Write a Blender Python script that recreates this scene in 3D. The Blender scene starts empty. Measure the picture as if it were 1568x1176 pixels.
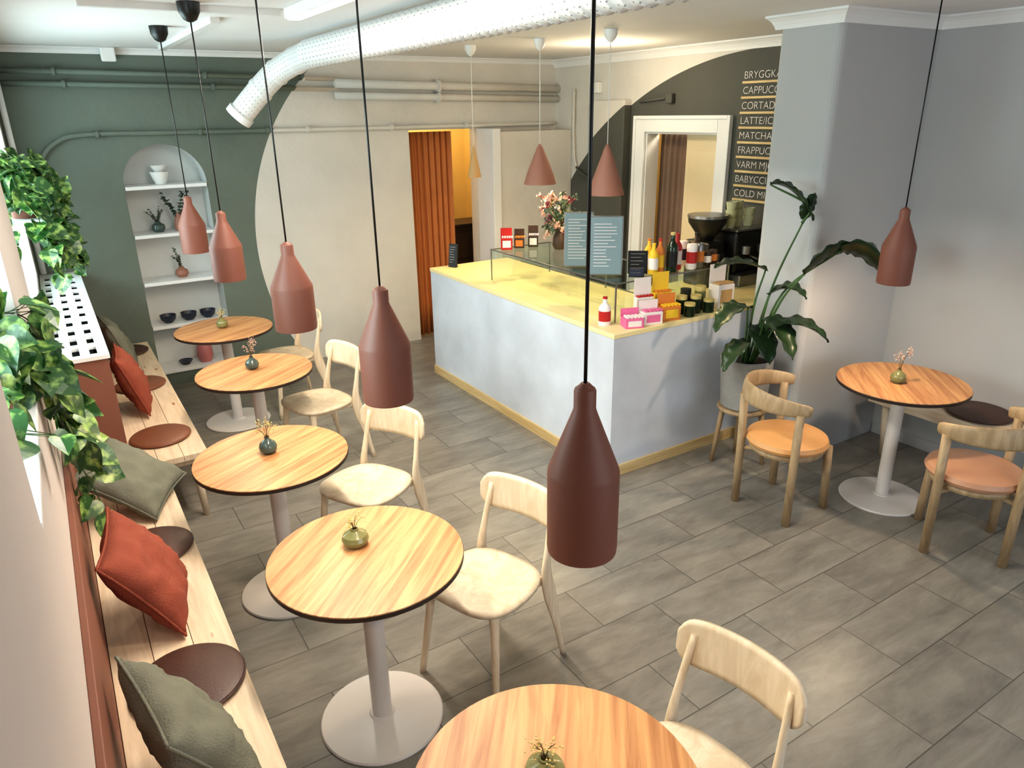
import bpy, bmesh, math, random
from mathutils import Vector, Matrix, noise
random.seed(7)
SC=bpy.context.scene
COL=SC.collection
# ------------------------------------------------------------ materials
def lin(c):
    return tuple(((x/255)/12.92 if x/255<=0.04045 else ((x/255+0.055)/1.055)**2.4) for x in c)
def newmat(name):
    m=bpy.data.materials.new(name); m.use_nodes=True
    nt=m.node_tree; b=nt.nodes["Principled BSDF"]
    return m,nt,b
def pm(name,rgb,rough=.6,var=.06,scale=6,bump=0.0,bscale=40,metal=0,coat=0):
    m,nt,b=newmat(name)
    tc=nt.nodes.new("ShaderNodeTexCoord"); n=nt.nodes.new("ShaderNodeTexNoise")
    n.inputs["Scale"].default_value=scale; n.inputs["Detail"].default_value=6
    nt.links.new(tc.outputs["Object"],n.inputs["Vector"])
    mx=nt.nodes.new("ShaderNodeMix"); mx.data_type='RGBA'
    c=lin(rgb)
    mx.inputs[6].default_value=(*[max(0,x*(1-var*2)) for x in c],1)
    mx.inputs[7].default_value=(*[min(1,x*(1+var*2)) for x in c],1)
    nt.links.new(n.outputs["Fac"],mx.inputs[0]); nt.links.new(mx.outputs[2],b.inputs["Base Color"])
    b.inputs["Roughness"].default_value=rough; b.inputs["Metallic"].default_value=metal
    if coat: b.inputs["Coat Weight"].default_value=coat
    if bump:
        n2=nt.nodes.new("ShaderNodeTexNoise"); n2.inputs["Scale"].default_value=bscale; n2.inputs["Detail"].default_value=4
        nt.links.new(tc.outputs["Object"],n2.inputs["Vector"])
        bp=nt.nodes.new("ShaderNodeBump"); bp.inputs["Strength"].default_value=bump; bp.inputs["Distance"].default_value=.01
        nt.links.new(n2.outputs["Fac"],bp.inputs["Height"]); nt.links.new(bp.outputs[0],b.inputs["Normal"])
    return m
def wood(name,c1,c2,rough=.45,vec=(1.2,14,14),dist=1.5,knots=False,p0=.36,p1=.62):
    m,nt,b=newmat(name)
    tc=nt.nodes.new("ShaderNodeTexCoord"); mp=nt.nodes.new("ShaderNodeMapping"); mp.inputs["Scale"].default_value=vec
    nt.links.new(tc.outputs["Object"],mp.inputs[0])
    n=nt.nodes.new("ShaderNodeTexNoise"); n.inputs["Scale"].default_value=1.6; n.inputs["Detail"].default_value=8; n.inputs["Roughness"].default_value=.62; n.inputs["Distortion"].default_value=dist
    nt.links.new(mp.outputs[0],n.inputs["Vector"])
    r=nt.nodes.new("ShaderNodeValToRGB"); r.color_ramp.elements[0].position=p0; r.color_ramp.elements[1].position=p1
    r.color_ramp.elements[0].color=(*lin(c1),1); r.color_ramp.elements[1].color=(*lin(c2),1)
    nt.links.new(n.outputs["Fac"],r.inputs[0]); out=r.outputs[0]
    if knots:
        v=nt.nodes.new("ShaderNodeTexVoronoi"); v.inputs["Scale"].default_value=1.0
        mp2=nt.nodes.new("ShaderNodeMapping"); mp2.inputs["Scale"].default_value=(9,3.2,3)
        nt.links.new(tc.outputs["Object"],mp2.inputs[0]); nt.links.new(mp2.outputs[0],v.inputs["Vector"])
        r2=nt.nodes.new("ShaderNodeValToRGB"); r2.color_ramp.elements[0].position=.04; r2.color_ramp.elements[1].position=.10
        r2.color_ramp.elements[0].color=(*lin((170,120,80)),1); r2.color_ramp.elements[1].color=(1,1,1,1)
        nt.links.new(v.outputs["Distance"],r2.inputs[0])
        mx=nt.nodes.new("ShaderNodeMix"); mx.data_type='RGBA'; mx.blend_type='MULTIPLY'; mx.inputs[0].default_value=1
        nt.links.new(out,mx.inputs[6]); nt.links.new(r2.outputs[0],mx.inputs[7]); out=mx.outputs[2]
    nt.links.new(out,b.inputs["Base Color"]); b.inputs["Roughness"].default_value=rough
    return m
def paint_mat(name,axes,center,radius,inside,outside,zmin=None):
    m,nt,b=newmat(name)
    g=nt.nodes.new("ShaderNodeNewGeometry"); s=nt.nodes.new("ShaderNodeSeparateXYZ"); nt.links.new(g.outputs["Position"],s.inputs[0])
    def mth(op,a,bv):
        n=nt.nodes.new("ShaderNodeMath"); n.operation=op
        for i,v in enumerate((a,bv)):
            if v is None: continue
            if isinstance(v,(int,float)): n.inputs[i].default_value=v
            else: nt.links.new(v,n.inputs[i])
        return n.outputs[0]
    a=mth('SUBTRACT',s.outputs[axes[0]],center[0]); c=mth('SUBTRACT',s.outputs[axes[1]],center[1])
    d=mth('SQRT',mth('ADD',mth('MULTIPLY',a,a),mth('MULTIPLY',c,c)),None)
    f=mth('LESS_THAN',d,radius)
    n=nt.nodes.new("ShaderNodeTexNoise"); n.inputs["Scale"].default_value=3; n.inputs["Detail"].default_value=7
    nt.links.new(g.outputs["Position"],n.inputs["Vector"])
    mx=nt.nodes.new("ShaderNodeMix"); mx.data_type='RGBA'
    mx.inputs[6].default_value=(*lin(outside),1); mx.inputs[7].default_value=(*lin(inside),1); nt.links.new(f,mx.inputs[0])
    m2=nt.nodes.new("ShaderNodeMix"); m2.data_type='RGBA'; m2.blend_type='MULTIPLY'; m2.inputs[0].default_value=.2
    nt.links.new(mx.outputs[2],m2.inputs[6]); nt.links.new(n.outputs["Fac"],m2.inputs[7])
    nt.links.new(m2.outputs[2],b.inputs["Base Color"]); b.inputs["Roughness"].default_value=.7
    n2=nt.nodes.new("ShaderNodeTexNoise"); n2.inputs["Scale"].default_value=7; n2.inputs["Detail"].default_value=5
    nt.links.new(g.outputs["Position"],n2.inputs["Vector"])
    bp=nt.nodes.new("ShaderNodeBump"); bp.inputs["Strength"].default_value=.4; bp.inputs["Distance"].default_value=.03
    nt.links.new(n2.outputs["Fac"],bp.inputs["Height"]); nt.links.new(bp.outputs[0],b.inputs["Normal"])
    return m
def tile_mat():
    m,nt,b=newmat("floor_tiles")
    tc=nt.nodes.new("ShaderNodeTexCoord")
    br=nt.nodes.new("ShaderNodeTexBrick"); br.offset=.5; br.inputs["Scale"].default_value=1
    br.inputs["Brick Width"].default_value=.6; br.inputs["Row Height"].default_value=.3; br.inputs["Mortar Size"].default_value=.0024
    br.inputs["Mortar Smooth"].default_value=.1; br.inputs["Bias"].default_value=0
    br.inputs["Color1"].default_value=(*lin((134,129,122)),1); br.inputs["Color2"].default_value=(*lin((146,141,133)),1); br.inputs["Mortar"].default_value=(*lin((88,85,80)),1)
    nt.links.new(tc.outputs["Object"],br.inputs["Vector"])
    mp=nt.nodes.new("ShaderNodeMapping"); mp.inputs["Scale"].default_value=(1.5,5.2,1); mp.inputs["Rotation"].default_value=(0,0,.25)
    ad=nt.nodes.new("ShaderNodeVectorMath"); ad.operation='ADD'
    sc=nt.nodes.new("ShaderNodeVectorMath"); sc.operation='SCALE'; sc.inputs["Scale"].default_value=60
    nt.links.new(br.outputs["Color"],sc.inputs[0]); nt.links.new(tc.outputs["Object"],ad.inputs[0]); nt.links.new(sc.outputs[0],ad.inputs[1])
    nt.links.new(ad.outputs[0],mp.inputs[0])
    n=nt.nodes.new("ShaderNodeTexNoise"); n.inputs["Scale"].default_value=1.9; n.inputs["Detail"].default_value=10; n.inputs["Roughness"].default_value=.68; n.inputs["Distortion"].default_value=.4
    nt.links.new(mp.outputs[0],n.inputs["Vector"])
    r=nt.nodes.new("ShaderNodeValToRGB"); r.color_ramp.elements[0].position=.32; r.color_ramp.elements[1].position=.68
    r.color_ramp.elements[0].color=(.66,.65,.64,1); r.color_ramp.elements[1].color=(1.16,1.15,1.12,1)
    nt.links.new(n.outputs["Fac"],r.inputs[0])
    mx=nt.nodes.new("ShaderNodeMix"); mx.data_type='RGBA'; mx.blend_type='MULTIPLY'; mx.inputs[0].default_value=1
    nt.links.new(br.outputs["Color"],mx.inputs[6]); nt.links.new(r.outputs[0],mx.inputs[7])
    nt.links.new(mx.outputs[2],b.inputs["Base Color"]); b.inputs["Roughness"].default_value=.34
    bp=nt.nodes.new("ShaderNodeBump"); bp.inputs["Strength"].default_value=.3; bp.inputs["Distance"].default_value=.004; bp.invert=True
    nt.links.new(br.outputs["Fac"],bp.inputs["Height"]); nt.links.new(bp.outputs[0],b.inputs["Normal"])
    return m
def glass_mat(name,tint=(240,248,244)):
    m,nt,b=newmat(name); o=nt.nodes["Material Output"]
    t=nt.nodes.new("ShaderNodeBsdfTransparent"); t.inputs[0].default_value=(*lin(tint),1)
    g=nt.nodes.new("ShaderNodeBsdfGlossy"); g.inputs["Roughness"].default_value=.03; g.inputs[0].default_value=(.9,1,.97,1)
    mx=nt.nodes.new("ShaderNodeMixShader"); f=nt.nodes.new("ShaderNodeLayerWeight"); f.inputs[0].default_value=.25
    p=nt.nodes.new("ShaderNodeMath"); p.operation='MULTIPLY_ADD'; p.inputs[1].default_value=.35; p.inputs[2].default_value=.05
    nt.links.new(f.outputs["Facing"],p.inputs[0])
    nt.links.new(p.outputs[0],mx.inputs[0]); nt.links.new(t.outputs[0],mx.inputs[1]); nt.links.new(g.outputs[0],mx.inputs[2])
    nt.links.new(mx.outputs[0],o.inputs[0]); return m
def emis(name,rgb,s):
    m,nt,b=newmat(name); b.inputs["Emission Color"].default_value=(*rgb,1); b.inputs["Emission Strength"].default_value=s; return m
M={}
M['ceiling']=pm("ceiling_paint",(228,228,228),.8,.02,3)
M['trim']=pm("trim_white",(232,232,232),.45,.02)
M['wallgrey']=pm("wall_pale_grey",(182,183,184),.75,.03,2,.25,9)
M['leftwall']=pm("wall_beige_pink",(200,190,184),.75,.03,2,.25,9)
M['terra']=pm("terracotta_panel",(132,86,70),.6,.05,4)
M['offwhite']=pm("niche_offwhite",(208,210,208),.7,.03)
M['back']=paint_mat("back_wall_paint",(0,2),(3.54,1.15),2.0,(224,219,211),(112,122,112))
M['side']=paint_mat("counter_wall_paint",(1,2),(3.95,-.63),3.3,(88,88,82),(224,219,211))
M['floor']=tile_mat()
M['oak']=wood("table_oak",(158,108,70),(200,153,106),.42,(1.1,19,1),.5)
M['edge']=pm("table_edge_dark",(50,36,30),.5)
M['chairwood']=wood("chair_ash",(210,190,160),(230,213,188),.5,(8,8,1.5))
M['armwood']=wood("armchair_oak",(154,130,98),(184,158,124),.5,(9,9,2))
M['pine']=wood("bench_pine",(216,192,164),(236,216,190),.5,(16,1.3,4),1.0,True)
M['steel']=pm("powder_coat_white",(220,213,208),.3,.02)
M['maroon']=pm("pendant_terracotta",(124,76,62),.55,.03)
M['cone']=pm("cone_terracotta",(156,110,94),.6,.03)
M['cone2']=pm("cone_tan",(190,152,100),.55,.03)
M['black']=pm("black_plastic",(18,18,18),.4)
M['dark']=pm("dark_slot",(22,22,22),.8)
M['white']=pm("white_plastic",(230,230,228),.4,.02)
M['leatherb']=pm("leather_brown",(76,50,42),.45,.08,10,.1,120)
M['leathero']=pm("leather_tan",(128,82,60),.4,.08,10,.1,120)
M['leathery']=pm("leather_caramel",(216,162,106),.45,.06,10,.1,120)
M['leathers']=pm("leather_rose_tan",(194,146,116),.45,.06,10,.1,120)
M['rust']=pm("linen_rust",(142,72,54),.9,.08,14,.5,160)
M['sage']=pm("linen_sage",(116,117,104),.9,.08,14,.5,160)
M['counter']=pm("counter_limewash",(204,209,218),.7,.17,2.4,.15,8)
M['ctop']=pm("counter_top_cream",(240,222,168),.35,.02)
M['kick']=wood("kick_board",(206,176,124),(226,200,150),.5,(1,1,12))
M['glass']=glass_mat("clear_glass")
M['concrete']=pm("pot_concrete",(148,147,144),.85,.1,8,.4,50)
M['soil']=pm("soil",(44,32,24),.95,.2,30,.6,60)
M['orange']=pm("curtain_orange",(190,118,66),.85,.06,8)
M['brown']=pm("curtain_brown",(128,106,92),.85,.06,8)
M['warmwall']=pm("backroom_yellow",(230,202,138),.7,.03)
M['doorpanel']=pm("door_cream",(226,210,176),.5,.02)
M['navy']=pm("navy_stoneware",(40,46,62),.35)
M['gvase']=pm("olive_glaze",(118,116,76),.18,.08,12)
M['bvase']=pm("teal_glaze",(70,84,80),.15,.12,12)
M['dwood']=pm("dark_cabinet",(60,44,34),.6)
M['pink']=pm("pink_card",(224,110,156),.5)
M['yellow']=pm("yellow_card",(240,196,50),.5)
M['orangec']=pm("orange_card",(214,130,56),.5)
M['paper']=pm("white_card",(236,226,222),.5)
M['red']=pm("red_label",(180,40,38),.35)
M['green']=pm("green_glass",(26,44,26),.15)
M['slate']=pm("board_slate",(118,138,144),.6)
M['alu']=pm("brushed_steel",(150,150,150),.3,.04,20,0,40,.9)
M['twig']=pm("twig",(110,88,60),.8)
M['pinkfl']=pm("petal_pink",(208,166,152),.8)
M['yelfl']=pm("petal_dry_yellow",(204,184,120),.8)
M['redfl']=pm("petal_magenta",(140,66,88),.8)
M['whitefl']=pm("petal_white",(232,220,214),.8)
M['euc']=pm("eucalyptus",(84,100,84),.7)
M['rose']=pm("rose_ceramic",(184,116,116),.4)
M['cupg']=pm("cup_pale_green",(190,192,156),.35)
def leafmat(name,c1,c2,sc,p0=.42,p1=.68):
    m,nt,b=newmat(name); tc=nt.nodes.new("ShaderNodeTexCoord"); n=nt.nodes.new("ShaderNodeTexNoise"); n.inputs["Scale"].default_value=sc; n.inputs["Detail"].default_value=3
    nt.links.new(tc.outputs["Object"],n.inputs["Vector"]); r=nt.nodes.new("ShaderNodeValToRGB")
    r.color_ramp.elements[0].position=p0; r.color_ramp.elements[1].position=p1
    r.color_ramp.elements[0].color=(*lin(c1),1); r.color_ramp.elements[1].color=(*lin(c2),1)
    nt.links.new(n.outputs["Fac"],r.inputs[0]); nt.links.new(r.outputs[0],b.inputs["Base Color"]); b.inputs["Roughness"].default_value=.32
    return m
M['pothos']=leafmat("pothos_leaf",(40,80,36),(156,184,100),26,.48,.68)
M['bop']=leafmat("strelitzia_leaf",(26,44,26),(52,76,44),4)
M['stem']=pm("green_stem",(64,94,50),.5)
# ------------------------------------------------------------ mesh helpers
def finish(o,mat,parent,smooth):
    COL.objects.link(o)
    if mat is not None: o.data.materials.append(mat)
    if parent is not None: o.parent=parent
    if smooth:
        for p in o.data.polygons: p.use_smooth=True
    return o
def mesh(name,verts,faces,mat=None,parent=None,smooth=False,recalc=True):
    me=bpy.data.meshes.new(name); me.from_pydata([tuple(v) for v in verts],[],faces)
    if recalc:
        bm=bmesh.new(); bm.from_mesh(me); bmesh.ops.recalc_face_normals(bm,faces=bm.faces); bm.to_mesh(me); bm.free()
    return finish(bpy.data.objects.new(name,me),mat,parent,smooth)
def add_box(bm,c0,c1,bev=0):
    r=bmesh.ops.create_cube(bm,size=1)
    vs=r['verts']
    for v in vs:
        v.co=Vector(((c0[i]+c1[i])/2+v.co[i]*(c1[i]-c0[i])) for i in range(3))
    if bev:
        es=list({e for v in vs for e in v.link_edges})
        bmesh.ops.bevel(bm,geom=es,offset=bev,segments=2,profile=.5,affect='EDGES')
def boxes(name,lst,mat,parent=None,bev=0):
    bm=bmesh.new()
    for c0,c1 in lst: add_box(bm,c0,c1,bev)
    me=bpy.data.meshes.new(name); bm.to_mesh(me); bm.free()
    return finish(bpy.data.objects.new(name,me),mat,parent,False)
def box(name,c0,c1,mat,parent=None,bev=0): return boxes(name,[(c0,c1)],mat,parent,bev)
def lathe(name,prof,mat,parent=None,seg=40,loc=(0,0,0),closed=False):
    vs=[];fs=[]
    n=len(prof)
    for i,(r,z) in enumerate(prof):
        for k in range(seg):
            a=2*math.pi*k/seg; vs.append((loc[0]+r*math.cos(a),loc[1]+r*math.sin(a),loc[2]+z))
    for i in range(n if closed else n-1):
        i2=(i+1)%n
        for k in range(seg):
            k2=(k+1)%seg; fs.append((i*seg+k,i*seg+k2,i2*seg+k2,i2*seg+k))
    if not closed:
        if prof[0][0]>1e-5: fs.append(tuple(range(seg))[::-1])
        if prof[-1][0]>1e-5: fs.append(tuple((n-1)*seg+k for k in range(seg)))
    me=bpy.data.meshes.new(name); me.from_pydata(vs,[],fs)
    bm=bmesh.new(); bm.from_mesh(me); bmesh.ops.remove_doubles(bm,verts=bm.verts,dist=1e-5); bmesh.ops.recalc_face_normals(bm,faces=bm.faces)
    for f in bm.faces: f.smooth=True
    for e in bm.edges:
        if len(e.link_faces)==2 and e.calc_face_angle(0)>math.radians(34): e.smooth=False
    bm.to_mesh(me); bm.free()
    return finish(bpy.data.objects.new(name,me),mat,parent,False)
def shell(prof,t=.003):
    return prof+[(max(r-t,.0005),z) for r,z in prof[::-1]]
def cr(pts,n=8):
    P=[Vector(p) for p in pts]; P=[2*P[0]-P[1]]+P+[2*P[-1]-P[-2]]; out=[]
    for i in range(1,len(P)-2):
        for k in range(n):
            t=k/n; a,b,c,d=P[i-1],P[i],P[i+1],P[i+2]
            out.append(.5*((2*b)+(c-a)*t+(2*a-5*b+4*c-d)*t*t+(3*b-a-3*c+d)*t**3))
    out.append(P[-2]); return out
def tubegeo(pts,rad,seg=10,ref=None):
    P=[Vector(p) for p in pts]; n=len(P); vs=[];fs=[]
    prev=None
    for i in range(n):
        t=(P[min(i+1,n-1)]-P[max(i-1,0)]).normalized()
        if prev is None:
            rf=Vector(ref) if ref else (Vector((0,0,1)) if abs(t.z)<.9 else Vector((1,0,0)))
            a=(rf-t*rf.dot(t)).normalized()
        else: a=(prev-t*prev.dot(t)).normalized()
        prev=a; b=t.cross(a)
        r=rad[i] if isinstance(rad,list) else rad
        ra,rb=r if isinstance(r,tuple) else (r,r)
        for k in range(seg):
            an=2*math.pi*k/seg; vs.append(P[i]+a*ra*math.cos(an)+b*rb*math.sin(an))
    for i in range(n-1):
        for k in range(seg):
            k2=(k+1)%seg; fs.append((i*seg+k,i*seg+k2,(i+1)*seg+k2,(i+1)*seg+k))
    fs.append(tuple(range(seg))[::-1]); fs.append(tuple((n-1)*seg+k for k in range(seg)))
    return vs,fs
def tube(name,pts,rad,mat,parent=None,seg=10,ref=None):
    vs,fs=tubegeo(pts,rad,seg,ref)
    o=mesh(name,vs,fs,mat,parent,True,False)
    for p in o.data.polygons:
        if len(p.vertices)>4: p.use_smooth=False
    return o
def merge(name,geos,mat,parent=None,smooth=True):
    V=[];F=[]
    for vs,fs in geos:
        o=len(V); V+=list(vs); F+=[tuple(i+o for i in f) for f in fs]
    return mesh(name,V,F,mat,parent,smooth,False)
def prism(name,outline,z0,z1,mat,parent=None,bev=0):
    bm=bmesh.new(); vs=[bm.verts.new((x,y,z0)) for x,y in outline]; f=bm.faces.new(vs)
    r=bmesh.ops.extrude_face_region(bm,geom=[f])
    for g in r['geom']:
        if isinstance(g,bmesh.types.BMVert): g.co.z=z1
    bmesh.ops.recalc_face_normals(bm,faces=bm.faces)
    if bev:
        es=[e for e in bm.edges if abs(e.verts[0].co.z-e.verts[1].co.z)<1e-6]
        bmesh.ops.bevel(bm,geom=es,offset=bev,segments=2,profile=.5,affect='EDGES')
    me=bpy.data.meshes.new(name); bm.to_mesh(me); bm.free()
    return finish(bpy.data.objects.new(name,me),mat,parent,False)
def grp(name,loc=(0,0,0),rz=0):
    e=bpy.data.objects.new(name,None); e.empty_display_size=.1; COL.objects.link(e); e.location=loc; e.rotation_euler=(0,0,rz); return e
def panel(name,fn,nu,nv,th,mat,parent=None):
    vs=[fn(i/nu,j/nv) for i in range(nu+1) for j in range(nv+1)]
    fs=[(i*(nv+1)+j,(i+1)*(nv+1)+j,(i+1)*(nv+1)+j+1,i*(nv+1)+j+1) for i in range(nu) for j in range(nv)]
    o=mesh(name,vs,fs,mat,parent,True,False)
    if th:
        m=o.modifiers.new("s",'SOLIDIFY'); m.thickness=th; m.offset=0
    return o
# ------------------------------------------------------------ room shell
YB=6.72; ZC=2.74; XL=-.15; XR=4.82; YF=-2.0
box("floor",(-.6,YF-.1,-.1),(5.9,8.4,0),M['floor'])
box("ceiling",(-.6,YF-.1,ZC),(5.9,8.4,ZC+.1),M['ceiling'])
def back_wall():
    V=[];F=[]
    def quad(a,b,c,d):
        o=len(V); V.extend([a,b,c,d]); F.append((o,o+1,o+2,o+3))
    y=YB; nx0,nx1,nb=.57,1.20,.12; cx=(nx0+nx1)/2; r=(nx1-nx0)/2; zs=2.04-r
    def rect(x0,x1,z0,z1,yy=y): quad((x0,yy,z0),(x1,yy,z0),(x1,yy,z1),(x0,yy,z1))
    rect(-.6,nx0,0,ZC); rect(nx0,nx1,0,nb)
    N=24; arc=[(cx-r*math.cos(math.pi*i/N),zs+r*math.sin(math.pi*i/N)) for i in range(N+1)]
    for i in range(N):
        (x0,z0),(x1,z1)=arc[i],arc[i+1]
        quad((x0,y,z0),(x1,y,z1),(x1,y,ZC),(x0,y,ZC))
    rect(nx1,3.09,0,ZC); rect(3.09,3.88,2.09,ZC); rect(3.88,5.9,0,ZC)
    quad((3.09,y,0),(3.09,y+.22,0),(3.09,y+.22,2.09),(3.09,y,2.09))
    quad((3.88,y,0),(3.88,y+.22,0),(3.88,y+.22,2.09),(3.88,y,2.09))
    quad((3.09,y,2.09),(3.88,y,2.09),(3.88,y+.22,2.09),(3.09,y+.22,2.09))
    mesh("wall_back",V,F,M['back'],recalc=False)
    V=[];F=[]
    D=.28; pts=[(nx0,nb)]+arc+[(nx1,nb)]
    for i in range(len(pts)-1):
        (x0,z0),(x1,z1)=pts[i],pts[i+1]
        o=len(V); V.extend([(x0,y,z0),(x1,y,z1),(x1,y+D,z1),(x0,y+D,z0)]); F.append((o,o+1,o+2,o+3))
    o=len(V); V.extend([(nx0,y,nb),(nx1,y,nb),(nx1,y+D,nb),(nx0,y+D,nb)]); F.append((o,o+1,o+2,o+3))
    o=len(V); V+= [(x,y+D,z) for x,z in pts]; F.append(tuple(range(o,o+len(pts))))
    mesh("wall_niche",V,F,M['offwhite'],recalc=False)
back_wall()
for i,z in enumerate((1.72,1.33,.93,.55,.145)):
    box("niche_shelf",(.575,YB-.015,z-.028),(1.195,YB+.275,z),M['trim'],None,.003)
box("wall_pilaster",(3.93,6.42,0),(XR,YB,2.06),M['back'],None,.01)
box("trim_door_post",(3.84,6.40,0),(3.93,YB,2.09),M['trim'],None,.005)
boxes("wall_right",[((XR,5.28,0),(XR+.15,YB+.3,ZC)),((XR,4.40,2.05),(XR+.15,5.28,ZC)),((XR,YF,0),(XR+.15,4.40,ZC))],M['side'])
box("wall_right_lining",(XR-.01,YF,0),(XR,2.75,ZC),M['wallgrey'])
box("wall_boxing",(XR-.09,5.50,0),(XR,6.02,2.33),M['side'],None,.008)
def colm():
    bm=bmesh.new(); add_box(bm,(3.85,2.70,0),(XR,3.12,ZC))
    es=[e for e in bm.edges if abs(e.verts[0].co.z-e.verts[1].co.z)>1 and e.verts[0].co.x<4]
    bmesh.ops.bevel(bm,geom=es,offset=.05,segments=5,profile=.5,affect='EDGES')
    me=bpy.data.meshes.new("wall_column"); bm.to_mesh(me); bm.free(); finish(bpy.data.objects.new("wall_column",me),M['wallgrey'],None,False)
colm()
def cprof(h,d): return [(0,0),(d*.25,0),(d*.35,h*.25),(d*.55,h*.55),(d*.8,h*.75),(d,h*.85),(d,h),(0,h)]
def cornice(name,path,h=.08,d=.06):
    prof=cprof(h,d); n=len(prof); V=[];F=[]
    for (x,y,ox,oy) in path:
        for a,b in prof: V.append((x+ox*a,y+oy*a,ZC-h+b))
    for s in range(len(path)-1):
        for i in range(n): F.append((s*n+i,s*n+(i+1)%n,(s+1)*n+(i+1)%n,(s+1)*n+i))
    F.append(tuple(range(n))); F.append(tuple(range((len(path)-1)*n,len(path)*n)))
    mesh(name,V,F,M['trim'])
cornice("trim_cornice_right",[(XR,YB,-1,0),(XR,3.12,-1,1),(3.85,3.12,-1,1),(3.85,2.70,-1,-1),(XR-.01,2.70,-1,-1),(XR-.01,YF,-1,0)],.075,.06)
cornice("trim_cornice_back",[(-.15,YB,0,-1),(XR,YB,0,-1)],.045,.04)
box("baseboard_right",(XR-.022,YF,0),(XR-.0105,2.69,.08),M['wallgrey'],None,.002)
dc=grp("door_1")
def casing(parent,x,y0,y1,zt,w):
    boxes("casing",[((x-.03,y0-w,0),(x,y0,zt+w)),((x-.03,y1,0),(x,y1+w,zt+w)),((x-.03,y0,zt),(x,y1,zt+w))],M['trim'],parent,.006)
    boxes("casing_bead",[((x-.045,y0-w,0),(x-.03,y0-w+.03,zt+w)),((x-.045,y1+w-.03,0),(x-.03,y1+w,zt+w)),((x-.045,y0-w+.03,zt+w-.03),(x-.03,y1+w-.03,zt+w))],M['trim'],parent,.004)
casing(dc,XR,4.40,5.28,2.05,.14)
boxes("jamb",[((XR,4.40,0),(XR+.15,4.415,2.05)),((XR,5.265,0),(XR+.15,5.28,2.05)),((XR,4.415,2.035),(XR+.15,5.265,2.05))],M['trim'],dc)
box("door_leaf",(XR+.10,4.43,.01),(XR+.14,4.86,2.03),M['doorpanel'],dc,.004)
box("leaf_mould",(XR+.09,4.50,.9),(XR+.10,4.80,1.9),M['doorpanel'],dc,.004)
def curtain(name,p0,p1,z0,z1,amp,waves,mat):
    p0=Vector(p0);p1=Vector(p1); d=(p1-p0); nrm=Vector((-d.y,d.x,0)).normalized()
    def fn(u,v):
        a=amp*(1-.35*v)*math.sin(u*waves*2*math.pi+.6*math.sin(u*9))+.4*amp*math.sin(u*waves*4.3*math.pi+1)
        q=p0+d*u+nrm*a; return (q.x,q.y,z0+(z1-z0)*v)
    return panel(name,fn,waves*14,6,.004,mat)
curtain("brown_curtain",(XR+.22,4.84,0),(XR+.22,5.30,0),.02,2.04,.02,6,M['brown'])
curtain("orange_curtain",(3.11,YB+.10,0),(3.60,YB+.10,0),.02,2.07,.025,7,M['orange'])
boxes("wall_backroom",[((2.6,8.2,0),(5.0,8.3,ZC)),((2.6,YB+.3,0),(2.7,8.2,ZC)),((4.5,YB+.3,0),(4.6,8.2,ZC))],M['warmwall'])
boxes("wall_side_room",[((5.7,3.6,0),(5.8,6.2,ZC)),((XR+.15,3.6,0),(5.7,3.7,ZC)),((XR+.15,6.1,0),(5.7,6.2,ZC))],M['warmwall'])
cb=grp("storage_cabinet",(4.05,7.4,0)); box("body",(-.3,-.2,0),(.3,.2,1.05),M['dwood'],cb,.005); box("top",(-.32,-.22,1.05),(.32,.22,1.08),M['dwood'],cb,.004); boxes("drawer_fronts",[((-.28,-.215,.1+i*.3),(.28,-.2,.37+i*.3)) for i in range(3)],M['dwood'],cb,.004)
W1=(1.76,2.85,1.37,2.4); W2=(4.2,6.35,1.16,2.4)
XO=-.5
L=[((XO,YF,0),(XL,W1[0],ZC)),((XO,W1[0],0),(XL,W1[1],W1[2])),((XO,W1[0],W1[3]),(XL,W1[1],ZC)),
   ((XO,W1[1],0),(XL,W2[0],ZC)),((XO,W2[0],0),(XL,W2[1],W2[2])),((XO,W2[0],W2[3]),(XL,W2[1],ZC)),((XO,W2[1],0),(XL,YB,ZC))]
boxes("wall_left",L,M['leftwall'])
for i,w in enumerate((W1,W2)):
    g=grp("window_%d"%(i+1)); x0,x1=-.46,-.41
    y0,y1,z0,z1=w; ym=(y0+y1)/2
    boxes("frame",[((x0,y0,z0),(x1,y0+.06,z1)),((x0,y1-.06,z0),(x1,y1,z1)),((x0,y0+.06,z0),(x1,y1-.06,z0+.06)),((x0,y0+.06,z1-.06),(x1,y1-.06,z1)),((x0,ym-.04,z0+.06),(x1,ym+.04,z1-.06))],M['trim'],g,.004)
    box("pane",(-.437,y0+.06,z0+.06),(-.433,y1-.06,z1-.06),M['glass'],g)
    box("sill_board",(-.41,y0+.002,z0),(XL+.002,y1-.002,z0+.02),M['trim'],g,.004)
boxes("wall_front",[((-.6,YF-.1,0),(1.0,YF,ZC)),((4.2,YF-.1,0),(5.0,YF,ZC)),((1.0,YF-.1,0),(4.2,YF,.8)),((1.0,YF-.1,2.45),(4.2,YF,ZC))],M['wallgrey'])
g=grp("window_3"); boxes("frame",[((1.0,YF-.08,.8),(1.06,YF-.03,2.45)),((4.14,YF-.08,.8),(4.2,YF-.03,2.45)),((2.57,YF-.08,.8),(2.63,YF-.03,2.45)),((1.06,YF-.08,.8),(4.14,YF-.03,.86)),((1.06,YF-.08,2.39),(4.14,YF-.03,2.45))],M['trim'],g)  # unseen frame behind the camera, added to carry the front fill light
box("trim_backrest_panel",(XL,-.5,.0),(XL+.02,4.11,.93),M['terra'],None,.003)
rc=grp("radiator_cover")
RX=.12;RZ=1.10;RY0=4.12;RY1=YB-.02
box("front",(RX-.02,RY0,0),(RX,RY1,RZ-.02),M['terra'],rc)
box("end",(XL+.006,RY0,0),(RX-.02,RY0+.02,RZ-.02),M['terra'],rc)
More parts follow.
